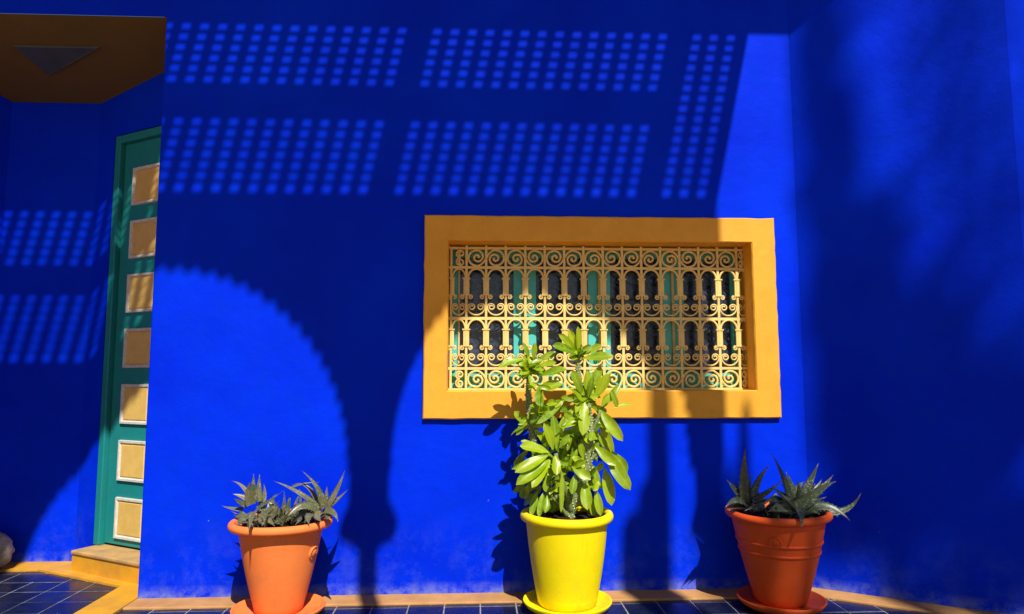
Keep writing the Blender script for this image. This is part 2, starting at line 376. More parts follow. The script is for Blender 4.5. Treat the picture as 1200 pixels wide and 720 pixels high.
# door
fr = []
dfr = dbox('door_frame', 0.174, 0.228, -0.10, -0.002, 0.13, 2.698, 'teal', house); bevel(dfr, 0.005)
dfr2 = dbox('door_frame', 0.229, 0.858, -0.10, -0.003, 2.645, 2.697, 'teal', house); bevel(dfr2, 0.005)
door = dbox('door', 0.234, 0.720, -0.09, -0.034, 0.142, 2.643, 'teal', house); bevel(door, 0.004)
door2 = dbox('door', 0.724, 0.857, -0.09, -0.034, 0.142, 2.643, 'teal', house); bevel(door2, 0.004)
dbox('door_dark_backing', 0.23, 0.858, -0.16, -0.10, 0.0, 2.69, 'dark', house)  # solid block behind the leaf; shade of the gap is in its colour
for k in range(7):
    zc = 0.302 + k*0.3412
    t0, t1, z0, z1 = 0.337, 0.607, zc-0.122, zc+0.122
    v = []
    for ins, off in ((0,-0.0335),(0.003,-0.020),(0.015,-0.020),(0.022,-0.030)):
        v += [dpt(t0+ins,off,z0+ins), dpt(t1-ins,off,z0+ins), dpt(t1-ins,off,z1-ins), dpt(t0+ins,off,z1-ins)]
    f = [(r*4+i, r*4+(i+1)%4, (r+1)*4+(i+1)%4, (r+1)*4+i) for r in range(3) for i in range(4)]
    obj('panel_moulding', mesh('panel_moulding', v, f, 'white'), door)
    v = []
    for ins, off in ((0.0215,-0.0315),(0.030,-0.0245)):
        v += [dpt(t0+ins,off,z0+ins), dpt(t1-ins,off,z0+ins), dpt(t1-ins,off,z1-ins), dpt(t0+ins,off,z1-ins)]
    obj('door_panel', mesh('door_panel', v, [(i,(i+1)%4,4+(i+1)%4,4+i) for i in range(4)] + [(4,5,6,7)], 'panel'), door)
# step
st = dbox('door_step', 0.192, 1.0, 0.003, 0.130, 0.0, 0.105, 'border_y', house)
tr = dbox('step_tread', 0.190, 1.0, -0.15, 0.140, 0.106, 0.129, 'step', house); bevel(tr, 0.008, 3)

# angled right-hand wall and the face beyond it
solid_wall('angled_wall', (R0.x, R0.y), (R1.x, R1.y), 0.3, -0.1, HT)
solid_wall('return_wall', (R1.x+0.002, R1.y+0.001), (R1.x+2.2, R1.y+0.25), 0.25, -0.1, HT)

# window surround
def surround():
    def ring(x0,x1,z0,z1,y,n,jit):
        out = []
        for (ax,az),(bx,bz) in (((x0,z0),(x1,z0)),((x1,z0),(x1,z1)),((x1,z1),(x0,z1)),((x0,z1),(x0,z0))):
            for k in range(n):
                t = k/n; j = random.uniform(-jit,jit); dx, dz = bx-ax, bz-az
                out.append((ax+dx*t + (j if dx == 0 else 0), y, az+dz*t + (j if dz == 0 else 0)))
        return out
    n = 24
    o0 = ring(FX0,FX1,FZ0,FZ1,0.0,n,0.0)
    o1 = ring(FX0,FX1,FZ0,FZ1,-0.024,n,0.0022)
    o1b = [(x+(0.006 if x<0 else -0.006)*(abs(x-FX0)<.004 or abs(x-FX1)<.004), -0.030, z+(0.006 if z<1.4 else -0.006)*(abs(z-FZ0)<.004 or abs(z-FZ1)<.004)) for x,y,z in o1]
    i1b = ring(IX0-0.006,IX1+0.006,IZ0-0.006,IZ1+0.006,-0.030,n,0.0008)
    i1 = ring(IX0,IX1,IZ0,IZ1,-0.023,n,0.0010); i2 = ring(IX0,IX1,IZ0,IZ1,0.30,n,0.0)
    rings = [o0,o1,o1b,i1b,i1,i2]; v = [p for r in rings for p in r]; m4 = 4*n; f = []
    for k in range(5):
        for i in range(m4):
            j = (i+1)%m4; f.append((k*m4+i, k*m4+j, (k+1)*m4+j, (k+1)*m4+i))
    return mesh('window_surround', v, f, 'ochre')
obj('window_surround', surround(), house)
# flat sheet closing the opening; the unlit room's darkness is in its colour
obj('window_dark_backing', mesh('window_dark_backing', [(IX0-.1,0.31,IZ0-.1),(IX1+.1,0.31,IZ0-.1),(IX1+.1,0.31,IZ1+.1),(IX0-.1,0.31,IZ1+.1)], [(0,1,2,3)], 'dark'), house)
# casements
GY = 0.105                                         # grille plane
SY = 0.160                                         # sash face
def sx(px): return ony(px, 350, SY).x
sash_px = [(529, 613), (617, 700), (704, 786), (790, 872)]
for k, (a, c) in enumerate(sash_px):
    x0, x1 = sx(a), sx(c); z0, z1 = IZ0+0.004, IZ1-0.004
    if k == 0: x0 = IX0 + 0.004
    if k == 3: x1 = IX1 - 0.004
    sw = 0.055
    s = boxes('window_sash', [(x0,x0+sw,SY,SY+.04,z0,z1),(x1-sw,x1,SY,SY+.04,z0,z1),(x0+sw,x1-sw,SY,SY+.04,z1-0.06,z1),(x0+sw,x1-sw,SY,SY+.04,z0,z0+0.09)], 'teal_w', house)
    obj('glass_pane', mesh('glass_pane', boxv(x0+sw-.004,x1-sw+.004,SY+.018,SY+.024,z0+.086,z1-.056), BF, 'glass'), s)
    bx = x0 + 0.001 if k else x0 + 0.03
    box('cream_bead', x1+0.002, x1+0.014, SY-.012, SY+.02, z0, z1, 'cream', s) if k < 3 else box('cream_bead', x1-0.03, x1-0.012, SY-.012, SY-.001, z0, z1, 'cream', s)
    box('cream_bead', x0-0.014+ (0.06 if k == 0 else 0), x0-0.003+(0.06 if k == 0 else 0), SY-.014, SY-.001 if k == 0 else SY+.02, z0, z1, 'cream', s)

# wrought grille
def gx(px): return ony(px, 370, GY).x
def gz(py): return ony(590, py, GY).z
GX0, GX1 = IX0+0.012, gx(876.5)
PT = (gx(864.5) - gx(546.5))/14
bars = [gx(546.5) + PT*k for k in range(15)]
zt, za, zmid, zb, zbot = gz(291.5), gz(314), gz(373.5), gz(432), gz(457)
gv = [(x, GY+dy, z) for e in (0.006, -0.006) for dy in (-.006, .006) for x, z in ((GX0-e, zbot-e), (GX1+e, zbot-e), (GX1+e, zt+e), (GX0-e, zt+e))]
gf = [(a*4+i, a*4+(i+1)%4, b_*4+(i+1)%4, b_*4+i) for a, b_ in ((0,1),(1,3),(3,2),(2,0)) for i in range(4)]
gr = obj('window_grille', mesh('window_grille', gv, gf, 'grille'), house)
for z, h in ((zt,.007),(za,.007),(zmid,.008),(zb,.007),(zbot,.009)):
    o = box('horizontal_bar', GX0-.02, GX1+.02, GY-.007, GY+.007, z-h, z+h, 'grille', gr)
vb = mesh('vertical_bar', boxv(-.0065,.0065,-.005,.005,zbot-.02,zt+.015), BF, 'grille')
for x in bars: obj('vertical_bar', vb, gr, (x, GY-0.003, 0))
RB = 0.0065
def S_scroll(mirror, w, h):
    """S-shaped scroll w wide, h high, about its middle"""
    R_ = h*0.48; kx = w*0.25/R_
    ctl = [(1.0,0),(.62,-.62),(.05,-.98),(-.68,-.72),(-.97,0),(-.70,.68),(-.05,.94),(.46,.66),(.62,.14),(.40,-.32),(.0,-.42),(-.32,-.18),(-.30,.20),(-.02,.36),(.20,.16),(.06,.0)]
    half = smooth_path([Vector((-w*0.25 + a*R_*kx, 0, c*R_)) for a, c in ctl], 4)
    pts = [p for p in reversed(half)] + [-p for p in half]
    if mirror: pts = [Vector((-p.x, 0, p.z)) for p in pts]
    return tube_data(pts, RB, 6)
hb = (zt-za) - 0.014
scr = [mesh('scroll', *S_scroll(mi, 2*PT-0.018, hb), 'grille', True) for mi in (0, 1)]
def half_scroll(h):
    pts = []
    for s in (1, -1):
        seq = []
        for i in range(26):
            t = i/25; ang = R(-90) + t*R(560); r = h*0.25*(1-0.75*t)
            seq.append(Vector((0.02 - r*math.cos(ang)*1.3 - .01, 0, s*h*0.25 + s*r*math.sin(ang))))
        pts = pts + (list(reversed(seq)) if s == 1 else seq)
    return pts
hs = mesh('scroll', *tube_data(half_scroll(hb), RB, 6), 'grille', True)
for zc, flip in (((zt+za)/2, 0), ((zb+zbot)/2, 1)):
    for k in range(7):
        obj('scroll', scr[(k+flip)%2], gr, (bars[2*k]+PT, GY-0.002, zc))
    for x in ((GX0+bars[0])/2, (GX1+bars[14])/2):
        o = obj('scroll', hs, gr, (x, GY-0.002, zc)); o.scale.x = 0.8 if x < 0 else -0.5
# arches, balusters and small scrolls of both tiers
ah = gz(317) - gz(328)                             # arch rise
rr = PT/2 - 0.008
am = mesh('arch', *tube_data([(rr*math.cos(R(a)), 0, ah*1.05*math.sin(R(a))) for a in range(0, 181, 12)], RB, 6), 'grille', True)
def baluster(hc):
    v, f = [], []
    def bxx(*a):
        n = len(v); v.extend(boxv(*a)); f.extend([tuple(i+n for i in q) for q in BF])
    bxx(-.0165,-.0050,-.007,.005,-hc,0); bxx(.0050,.0165,-.007,.005,-hc,0)
    bxx(-.0055,.0055,-.0085,.004,-hc,-.002)
    bxx(-.022,.022,-.011,.008,-.004,.004)
    bxx(-.019,.019,-.010,.007,-hc-.004,-hc+.003)
    for s in (-1, 1):
        p = []
        for i in range(15):
            t = i/14; ang = R(90) - s*0 + t*R(450); r = 0.0125*(1-.65*t)
            p.append((s*(0.022 + r*math.cos(ang)*-1), -0.003, -hc-0.012 + r*math.sin(ang)))
        tv, tf = tube_data(p, 0.0045, 5); n = len(v); v.extend(tv); f.extend([tuple(i+n for i in q) for q in tf])
    return mesh('baluster', v, f, 'grille')
def C_scroll():
    w = PT/2 - 0.007; h = gz(357)-gz(372)
    seq = []
    for i in range(30):
        t = i/29
        if t < 0.35:
            a = R(-90) + R(90)*(t/0.35); seq.append(Vector((w*math.cos(a), 0, h*0.12 + h*0.62*math.sin(a))))
        else:
            s = (t-.35)/.65; a = R(0) + s*R(520); r = w*0.46*(1-0.72*s); seq.append(Vector((w*0.54 + r*math.cos(a), 0, h*0.12 + r*math.sin(a)*0.95)))
    left = [Vector((-p.x, 0, p.z)) for p in reversed(seq)]
    return mesh('small_scroll', *tube_data(left + seq[1:], 0.0050, 5), 'grille', True)
cs = C_scroll()
for ztop, zcap, zbase, zsm in ((za, gz(327), gz(346), gz(362)), (zmid, gz(386.5), gz(405.5), gz(421))):
    bm_ = baluster(zcap - zbase)
    for x in bars: obj('baluster', bm_, gr, (x, GY-0.004, zcap))
    cells = [(bars[i]+bars[i+1])/2 for i in range(14)]
    for x in cells:
        obj('arch', am, gr, (x, GY-0.003, zcap)); obj('small_scroll', cs, gr, (x, GY-0.003, zsm))
    for x, w_ in (((GX0+bars[0])/2, bars[0]-GX0), ((GX1+bars[14])/2, GX1-bars[14])):
        s_ = w_/PT
        o = obj('arch', am, gr, (x, GY-0.003, zcap)); o.scale.x = s_
        o = obj('small_scroll', cs, gr, (x, GY-0.003, zsm)); o.scale.x = s_
    for x, s_ in ((GX0+0.006, 0.7), (GX1-0.006, 0.5)):
        o = obj('baluster', bm_, gr, (x, GY-0.004, zcap)); o.scale.x = s_

# arcade distance from the wall and height
YB = 4.00; HP = 2.126 + TAN*YB

# ================================================================== POTS
def pot(name, px0, px1, py, y, mat, label, group, rimh, kind, fb, ft):
    a, c = ony(px0, py, y), ony(px1, py, y); x = (a.x+c.x)/2; rr = (c.x-a.x)/2; z = a.z
    root = empty(name, (x, y, 0)); tag(root, label, 'pot', group)
    rb = rr*fb; z0 = 0.035; zr = z - rimh*0.45
    wob = []
    prof = [(rb-.008,z0),(rb,z0+.010)]
    n = 14
    for i in range(1, n+1):
        t = i/n; r = rb + (rr*ft-rb)*t + 0.006*math.sin(t*math.pi); prof.append((r, z0+.01+(zr-z0-.01)*t))
    prof += [(rr*(ft-.03), zr+.002), (rr*(ft-.06), zr-0.05), (rr*(ft-.2), zr-.055)]
    v, f = lathe_data(prof, 64)
    ob = obj('pot_body', mesh('pot_body', v, f, mat, True), root)
    # rolled rim
    prof = []
    for i in range(17):
        q = R(-100) + R(270)*i/16; prof.append((rr - rimh*0.5 + rimh*0.5*math.cos(q)*(1.0), z + rimh*0.55*math.sin(q)))
    prof = [(rr*(ft-.02), zr-0.010)] + prof + [(rr*min(.85,ft), z-rimh*0.1), (rr*(ft-.05), zr-0.02)]
    v, f = lathe_data(prof, 64); f = f[:-2]
    v = [(p[0]*(1+.006*math.sin(3*math.atan2(p[1],p[0])+x)), p[1], p[2]+.0025*math.sin(2*math.atan2(p[1],p[0])+2*x)) for p in v]
    obj('rim', mesh('rim', v, f, mat, True), root)
    # soil
    vs, fs = [], []
    rs = rr*(ft-.035); zr += 0.014; n = 28; k = 6
    vs.append((0,0,zr+.012))
    for j in range(1, k+1):
        for i in range(n):
            q = 2*math.pi*i/n; vs.append((rs*j/k*math.cos(q), rs*j/k*math.sin(q), zr + .010*(1-j/k) + random.uniform(-.008,.008) - .012))
    for i in range(n): fs.append((0, 1+i, 1+(i+1)%n))
    for j in range(k-1):
        for i in range(n): fs.append((1+j*n+i, 1+(j+1)*n+i, 1+(j+1)*n+(i+1)%n, 1+j*n+(i+1)%n))
    obj('soil', mesh('soil', vs, fs, 'soil', True), root); zr -= 0.014
    def rad_at(zz): 
        t = max(0, min(1, (zz-z0-.01)/(zr-z0-.01))); return rb + (rr*ft-rb)*t + 0.006*math.sin(t*math.pi)
    def medallion(px, py, r):
        q = ony(px, py, y - rr*0.7); dx = max(-.95*rad_at(q.z), min(.95*rad_at(q.z), q.x-x)); R_ = rad_at(q.z)
        ang = math.asin(dx/R_)
        o = obj('emblem', mesh('emblem', *lathe_data([(r,-.006),(r,.004),(r*.9,.0075),(r*.82,.0055),(r*.55,.0055),(r*.45,.009),(r*.2,.011)], 24), mat, True), root)
        d = Vector((math.sin(ang), -math.cos(ang), 0.28)).normalized()
        d = Vector((math.sin(ang), -math.cos(ang), -0.30)).normalized()
        o.location = (R_*math.sin(ang), -R_*math.cos(ang), q.z); o.rotation_euler = d.to_track_quat('Z','Y').to_euler()
    if kind == 'left': medallion(369, 655, 0.034)
    if kind == 'right':
        medallion(908, 636, 0.030)
        for py_ in (643, 655.5):
            zz = ony(910, py_, y-rr*0.8).z; r = rad_at(zz)
            obj('raised_band', mesh('raised_band', *(lambda d: (d[0], d[1][:-2]))(lathe_data([(r-.006,zz-.012),(r+.003,zz-.007),(r+.006,zz),(r+.005,zz+.004),(r-.004,zz+.008)], 64)), mat, True), root)
    # saucer: a thing of its own, the pot stands in it
    return root, x, z, rr, zr
def saucer(x, y, rs, mat, label):
    prof = [(rs*0.70,0.012),(rs*0.80,0.012),(rs*0.93,0.030),(rs,0.052),(rs*0.985,0.058),(rs*0.955,0.054),(rs*0.86,0.033),(rs*0.5,0.0335)]
    o = obj('saucer', mesh('saucer', *lathe_data(prof, 64), mat, True), None, (x, y, 0)); tag(o, label, 'saucer', 'pot saucers'); return o
pl = pot('flower_pot', 270, 389, 613, -0.300, 'orange', 'smooth bright orange pot with round side emblem in full sun', 'plant pots along the wall', 0.036, 'left', 0.46, 0.815)
pm = pot('flower_pot', 609.5, 718, 605, -0.270, 'yellow', 'bright yellow pot standing below the grilled window', 'plant pots along the wall', 0.042, 'yellow', 0.625, 0.875)
pr = pot('flower_pot', 853, 969, 602, -0.292, 'red_orange', 'red orange pot with two raised bands and central emblem', 'plant pots along the wall', 0.034, 'right', 0.49, 0.885)
saucer(pl[1], -0.300, 0.218, 'orange', 'bright orange saucer under the smooth orange pot')
saucer(pm[1], -0.270, 0.220, 'yellow', 'yellow saucer under the yellow pot')
saucer(pr[1], -0.292, 0.212, 'red_orange', 'red orange saucer under the banded pot')

# ================================================================== PLANTS
def leaf_mesh(b, t, w, nrm, sag=0.0, fold=0.25, shape='obovate', seg=9, mat='leaf', curl=0.0, via=None):
    """flat-ish folded blade from b to t; w full width; nrm face normal; thin but with its own curvature"""
    b = Vector(b); t = Vector(t); d = t-b; L_ = d.length
    mid = (b+t)/2 + nrm*sag*L_ if via is None else Vector(via)
    v, f, uv = [], [], []
    for i in range(seg+1):
        s = i/seg
        p = b*(1-s)**2 + mid*2*s*(1-s) + t*s*s if via is None else (b*(1-s)*(1-2*s) + mid*4*s*(1-s) + t*s*(2*s-1))
        tg = (mid-b)*(1-s)*2 + (t-mid)*2*s if via is None else b*(4*s-3) + mid*(4-8*s) + t*(4*s-1)
        tg.normalize(); side = tg.cross(nrm); 
        if side.length < 1e-4: side = tg.orthogonal()
        side.normalize(); nn = side.cross(tg).normalized()
        if shape == 'obovate': wf = max(0.05, (s**0.85)*(1-s)**0.62*2.02) if 0 < s < 1 else (0.10 if s == 0 else 0.02)
        else: wf = (1-s)**0.75*(0.55+0.45*min(1, s*5)) if s < 1 else 0.02
        hw = w/2*min(1, wf); 
        ripple = 0.05*w*math.sin(s*9+L_*40)
        for u, c in ((0.0,-1),(0.25,-.5),(0.5,0),(0.75,.5),(1.0,1)):
            v.append(p + side*hw*c + nn*(fold*hw*(abs(c)**1.5) + (ripple*c if abs(c) == 1 else 0) + curl*hw*c)); uv.append((u, s))
    for i in range(seg):
        for k in range(4): a = i*5+k; f.append((a, a+1, a+6, a+5))
    return mesh('leaf', v, f, mat, True, uv)

def aloe_leaf_mesh(b, t, via, w, nrm, mat, seg=10):
    """thick tapering succulent leaf: concave above, rounded below, with small marginal teeth"""
    b, t, via = Vector(b), Vector(t), Vector(via); v, f, uv = [], [], []
    ring = [(-1,.10),(-.55,-.02),(0,-.12),(.55,-.02),(1,.10),(.6,-.34),(0,-.50),(-.6,-.34)]
    m_ = len(ring); teeth = []
    for i in range(seg+1):
        s = i/seg; p = b*(1-s)*(1-2*s) + via*4*s*(1-s) + t*s*(2*s-1)
        tg = (b*(4*s-3) + via*(4-8*s) + t*(4*s-1)).normalized()
        side = tg.cross(nrm); side = side.normalized() if side.length > 1e-4 else tg.orthogonal().normalized(); nn = side.cross(tg)
        hw = w/2*max(0.03, (1-s**1.25)*(0.85+0.15*math.sin(s*3)))
        for k,(a,h) in enumerate(ring): v.append(p + side*a*hw + nn*h*hw); uv.append((0.5+a/2, s))
        if 0 < i < seg: teeth.append((p, side, tg, hw))
    for i in range(seg):
        for k in range(m_): l = (k+1)%m_; f.append((i*m_+k, i*m_+l, (i+1)*m_+l, (i+1)*m_+k))
    f.append(tuple(range(seg*m_, seg*m_+m_)))
    for p, side, tg, hw in teeth:
        for c in (-1, 1):
            n = len(v); e = p + side*c*hw*0.97
            v += [e - tg*hw*.18, e + tg*hw*.18, e + side*c*hw*.28 + tg*hw*.12]; uv += [(.5,.9)]*3; f.append((n, n+1, n+2))
    return mesh('leaf', v, f, mat, True, uv)

# --- tall succulent shrub in the yellow pot: leaf list in crop pixels (x/3+570, y/3+370)
YM = -0.270
def cp3(x, y, dy=0.0): return ony(570+x/3, 370+y/3, YM+dy)
shrub = empty('succulent_shrub', (pm[1], YM, pm[4])); tag(shrub, 'leafy green succulent shrub with warty stems in the yellow pot', 'plant')
def under(o, root): o.parent = root; o.matrix_parent_inverse = Matrix.Translation(-Vector(root.location)); return o
def stem(path, rads, name='stem', warts=True, root=shrub, mat='stem'):
    P = smooth_path(path, 6); n = len(P); rl = []
    for i in range(n):
        s = i/(n-1)*(len(rads)-1); k = min(int(s), len(rads)-2); rl.append((rads[k]*(1-(s-k)) + rads[k+1]*(s-k))*(1+0.07*math.sin(i*2.1)))
    o = under(obj(name, mesh(name, *tube_data(P, rl, 10), mat, True)), root)
    if warts:
        v, f = [], []
        for i in range(2, n-1):
            for k in range(5):
                q = 2*math.pi*(k + 0.5*(i%2))/5 + i*0.25; t = (P[min(i+1,n-1)]-P[i-1]).normalized(); a = t.orthogonal().normalized(); bb = t.cross(a)
                dr = a*math.cos(q)+bb*math.sin(q); c = P[i] + dr*rl[i]*0.96; r = 0.0048*random.uniform(.7,1.25); n0 = len(v)
                e1 = t*r*1.3; e2 = dr.cross(t)*r
                v += [c+e1, c+e2, c-e1, c-e2, c+dr*r*1.3]; f += [(n0,n0+1,n0+4),(n0+1,n0+2,n0+4),(n0+2,n0+3,n0+4),(n0+3,n0,n0+4)]
        ow = under(obj('wart', mesh('wart', v, f, 'wart')), root); ow['kind'] = 'stuff'
    return o
px = 1/3*0.00435
stem([cp3(293,730,.0),cp3(297,690,.0),cp3(310,640,-.01),cp3(335,595,-.02),cp3(352,540,-.03),cp3(362,480,-.03),cp3(368,425,-.03),cp3(366,370,-.02),cp3(358,310,-.02)], [17*px,15*px,13*px,13*px,15*px,15*px,12*px,9*px,8*px])
stem([cp3(366,370,.01),cp3(352,310,.03),cp3(332,250,.04),cp3(322,190,.04),cp3(322,130,.04)], [9*px,8*px,8*px,9*px,8*px])
stem([cp3(290,715,.02),cp3(262,660,.04),cp3(215,590,.06),cp3(185,510,.06),cp3(165,440,.05),cp3(155,370,.04),cp3(148,290,.03),cp3(150,230,.03),cp3(150,175,.03)], [12*px,11*px,11*px,11*px,12*px,12*px,11*px,10*px,9*px])
stem([cp3(298,690,-.01),cp3(280,620,-.05),cp3(258,550,-.08),cp3(244,485,-.09)], [9*px,8*px,7*px,7*px], warts=False)
stem([cp3(285,705,-.01),cp3(250,660,-.04),cp3(225,630,-.05)], [8*px,6*px,5*px], warts=False)
stem([cp3(362,430,-.02),cp3(385,380,-.03),cp3(400,335,-.03)], [8*px,7*px,6*px], warts=False)
stem([cp3(355,520,-.03),cp3(385,490,-.04),cp3(420,480,-.05)], [8*px,6*px,5*px], warts=False)
LV = [ # base xy, tip xy, width, depth of base, depth of tip
 (322,135,290,45,30,.04,.02),(325,135,322,38,28,.04,.01),(315,135,255,65,32,.04,.0),(312,130,232,103,38,.03,-.03),(345,135,405,103,28,.05,.03),(335,150,448,143,38,.03,-.03),
 (130,150,42,182,32,.02,-.03),(135,165,62,150,22,.03,.03),(150,155,128,95,20,.04,.04),(165,155,170,95,24,.02,.0),(172,165,252,130,30,.03,.02),(180,180,246,166,28,.02,-.02),(185,215,285,190,38,.0,-.05),(170,265,272,238,40,.01,-.03),(142,205,104,208,20,.01,-.02),(150,200,158,246,22,.0,-.04),(165,195,205,188,24,.01,-.04),(140,185,112,178,20,.02,-.03),(155,190,130,220,20,.01,-.05),
 (335,275,300,193,38,-.01,-.04),(350,268,356,192,32,.0,-.01),(365,265,402,178,36,.01,.02),(382,295,436,203,44,-.01,-.04),(345,300,338,422,46,-.03,-.09),(275,295,168,382,40,.0,-.03),(335,300,262,288,26,.0,.03),(322,318,254,412,44,.0,-.03),(345,310,300,260,26,-.02,-.06),(360,290,375,215,26,-.02,-.05),
 (398,332,480,442,44,-.02,-.06),(395,335,450,395,30,.0,.03),(400,365,442,495,42,.02,.05),(382,458,456,528,40,-.04,-.08),(420,488,506,614,52,-.04,-.09),(440,478,496,552,36,.0,.03),(415,535,440,668,46,.0,-.02),(438,262,460,322,24,.02,.02),(448,322,512,312,13,.02,.04),(400,330,470,238,30,.02,.05),(405,320,430,275,24,.0,.0),
 (235,472,203,378,36,-.06,-.08),(247,470,234,350,34,-.06,-.05),(218,480,118,458,42,-.08,-.11),(215,492,100,552,44,-.09,-.14),(222,508,104,596,48,-.09,-.15),(224,508,160,606,38,-.09,-.16),(242,492,246,562,36,-.10,-.15),(205,500,88,540,24,-.06,-.07),(200,480,122,440,32,-.05,-.04),(255,465,292,418,24,-.07,-.07),
 (300,530,368,578,38,-.05,-.10),(312,560,300,628,30,-.06,-.09),(265,545,262,692,21,-.09,-.11),(345,588,355,684,44,-.05,-.10),(375,528,386,602,32,-.03,-.04),(385,612,402,704,32,-.03,-.06),(285,475,296,420,22,-.04,-.02),(320,470,290,540,26,-.04,-.04),
 (178,620,158,704,28,-.04,-.08),(202,620,185,710,26,-.06,-.10),(214,632,206,694,24,-.05,-.09),(240,600,222,632,14,-.05,-.08),(132,598,124,644,22,.0,.0),(300,425,362,368,32,-.01,-.04),(262,432,322,395,30,.0,-.01),(345,505,328,448,26,-.03,-.05),(345,520,300,500,26,-.04,-.06),
 (360,600,330,560,24,-.02,-.03),(372,640,378,706,28,.0,-.02),(420,600,430,560,26,.03,.05),(330,450,352,402,24,.0,.0),(395,420,420,465,26,.0,.0),(300,380,330,340,26,.02,.02)]
for (bx_, by_, tx_, ty_, w_, d0_, d1_) in LV:
    b_ = cp3(bx_, by_, d0_); t_ = cp3(tx_, ty_, d1_)
    nrm = Vector((random.uniform(-.5,.5), -1.0, random.uniform(.2,.9))).normalized()
    o = under(obj('leaf', leaf_mesh(b_, t_, w_*px*1.20, nrm, random.uniform(.02,.12), random.uniform(.15,.5), curl=random.uniform(-.2,.2))), shrub)
for c in range(44):
    a = random.uniform(0, 2*math.pi); ln = random.uniform(28, 62); cx_, cy_ = random.choice([(150,175),(150,190),(160,205),(322,140),(350,280)])
    b_ = cp3(cx_, cy_, random.uniform(-.01,.05)); t_ = cp3(cx_+ln*math.cos(a), cy_-abs(ln*math.sin(a))*random.choice([1,.6,-.4]), random.uniform(-.06,.09))
    nrm = Vector((random.uniform(-.7,.7), -1.0, random.uniform(0,1.0))).normalized()
    under(obj('leaf', leaf_mesh(b_, t_, random.uniform(20,32)*px*1.2, nrm, random.uniform(.03,.15), random.uniform(.15,.5))), shrub)
for c in range(70):
    cx_, cy_ = random.choice([(240,490),(300,540),(345,300),(360,400),(385,470),(300,600),(200,540),(370,560),(250,420),(310,350),(175,250),(200,330)])
    cx_ += random.uniform(-22,22); cy_ += random.uniform(-22,22); a = random.uniform(0, 2*math.pi); ln = random.uniform(34, 66)
    b_ = cp3(cx_, cy_, random.uniform(-.05,.01)); t_ = cp3(cx_+ln*math.cos(a), min(695, cy_+ln*math.sin(a)*random.choice([1,1,-1])), random.uniform(-.11,.0))
    nrm = Vector((random.uniform(-.8,.8), -1.0, random.uniform(-.2,1.1))).normalized()
    under(obj('leaf', leaf_mesh(b_, t_, random.uniform(20,32)*px*1.15, nrm, random.uniform(.03,.18), random.uniform(.15,.6), curl=random.uniform(-.3,.3))), shrub)
# arched outlying leaf and inner fill
under(obj('leaf', leaf_mesh(cp3(140,395,.03), cp3(86,422,.04), 16*px, Vector((-.3,-.5,.8)).normalized(), 0.3)), shrub)
for c in range(150):
    t = random.random(); bx_ = random.choice([(150+random.uniform(-10,60), random.uniform(300,640)), (350+random.uniform(-60,40), random.uniform(240,640)), (260+random.uniform(-60,60), random.uniform(420,660))])
    a = random.uniform(-math.pi, math.pi); ln = random.uniform(45,85)
    b_ = cp3(bx_[0], bx_[1], random.uniform(-.02,.07)); 
    tx_, ty_ = bx_[0]+ln*math.cos(a)*0.9, bx_[1]+abs(ln*math.sin(a))*random.choice([1,1,-.7])
    t_ = cp3(max(95,min(430,tx_)), min(690,max(190,ty_)), random.uniform(.0,.10))
    nrm = Vector((random.uniform(-.8,.8), -1.0, random.uniform(-.3,1.0))).normalized()
    under(obj('leaf', leaf_mesh(b_, t_, random.uniform(24,38)*px, nrm, random.uniform(.03,.15), random.uniform(.15,.5))), shrub)

# --- aloes
def aloe(root, leaves, conv, mat):
    for (bx_, by_, vx_, vy_, tx_, ty_, w_, db, dt) in leaves:
        b_, t_ = conv(bx_, by_, db), conv(tx_, ty_, dt); v_ = conv(vx_, vy_, (db+dt)/2)
        out = (t_-b_).normalized(); nrm = Vector((-out.x*.4+random.uniform(-.2,.2), -0.75+random.uniform(-.2,.2), 0.8)).normalized()
        under(obj('leaf', aloe_leaf_mesh(b_, t_, v_, w_, nrm, mat)), root)
YR = -0.292
def cr(x, y, dy=0.0): return ony(830+x/3.6, 520+y/3.6, YR+dy)
ar = empty('aloe', (pr[1], YR, pr[4])); tag(ar, 'dark green aloe with speckled pointed leaves in the banded red orange pot', 'aloe', 'aloes in orange pots')
u = 0.00431/3.6
LR = [(160,255,150,140,156,18,42,-.02,-.03),(185,235,215,150,262,88,24,-.02,.02),(155,235,115,195,78,152,32,-.02,.0),(165,255,115,240,70,272,30,-.03,-.12),(190,240,250,205,316,150,22,-.03,-.06),
 (175,245,140,215,96,132,20,.03,.06),(200,260,235,245,285,225,26,-.02,-.02),(160,265,120,265,85,285,24,-.02,-.09),(180,260,170,215,185,120,26,.02,.04),
 (350,255,315,140,265,38,30,-.02,.0),(385,255,425,170,466,82,34,-.03,-.02),(400,255,465,200,528,132,38,-.02,.02),(400,260,480,190,540,160,30,-.05,-.09),(420,265,560,285,645,208,34,-.03,-.06),
 (430,270,520,270,598,326,36,-.05,-.12),(365,275,388,285,394,362,42,-.16,-.31),(345,270,300,272,250,288,46,-.06,-.15),(340,255,310,215,268,188,34,-.03,-.04),(350,245,345,180,328,118,38,.0,.02),
 (400,275,440,280,470,300,40,-.08,-.15),(365,235,375,190,405,160,34,.02,.04),(330,265,280,235,232,255,34,-.02,-.07),(380,255,385,205,372,150,36,-.05,-.10),(375,265,420,225,450,170,30,-.06,-.10),(360,262,350,225,300,160,28,.03,.06),(390,250,440,205,480,150,30,.04,.08),(380,265,340,240,300,205,36,-.07,-.12),(390,268,430,250,500,225,34,-.07,-.12),
 (300,270,270,262,225,290,28,.02,.0),(240,270,215,262,150,285,26,-.02,-.10),(420,275,470,265,520,285,30,.02,.02)]
aloe(ar, [(a,b2,c,d,e,f2,w*u*1.55,g1,g2) for a,b2,c,d,e,f2,w,g1,g2 in LR], cr, 'aloe_r')
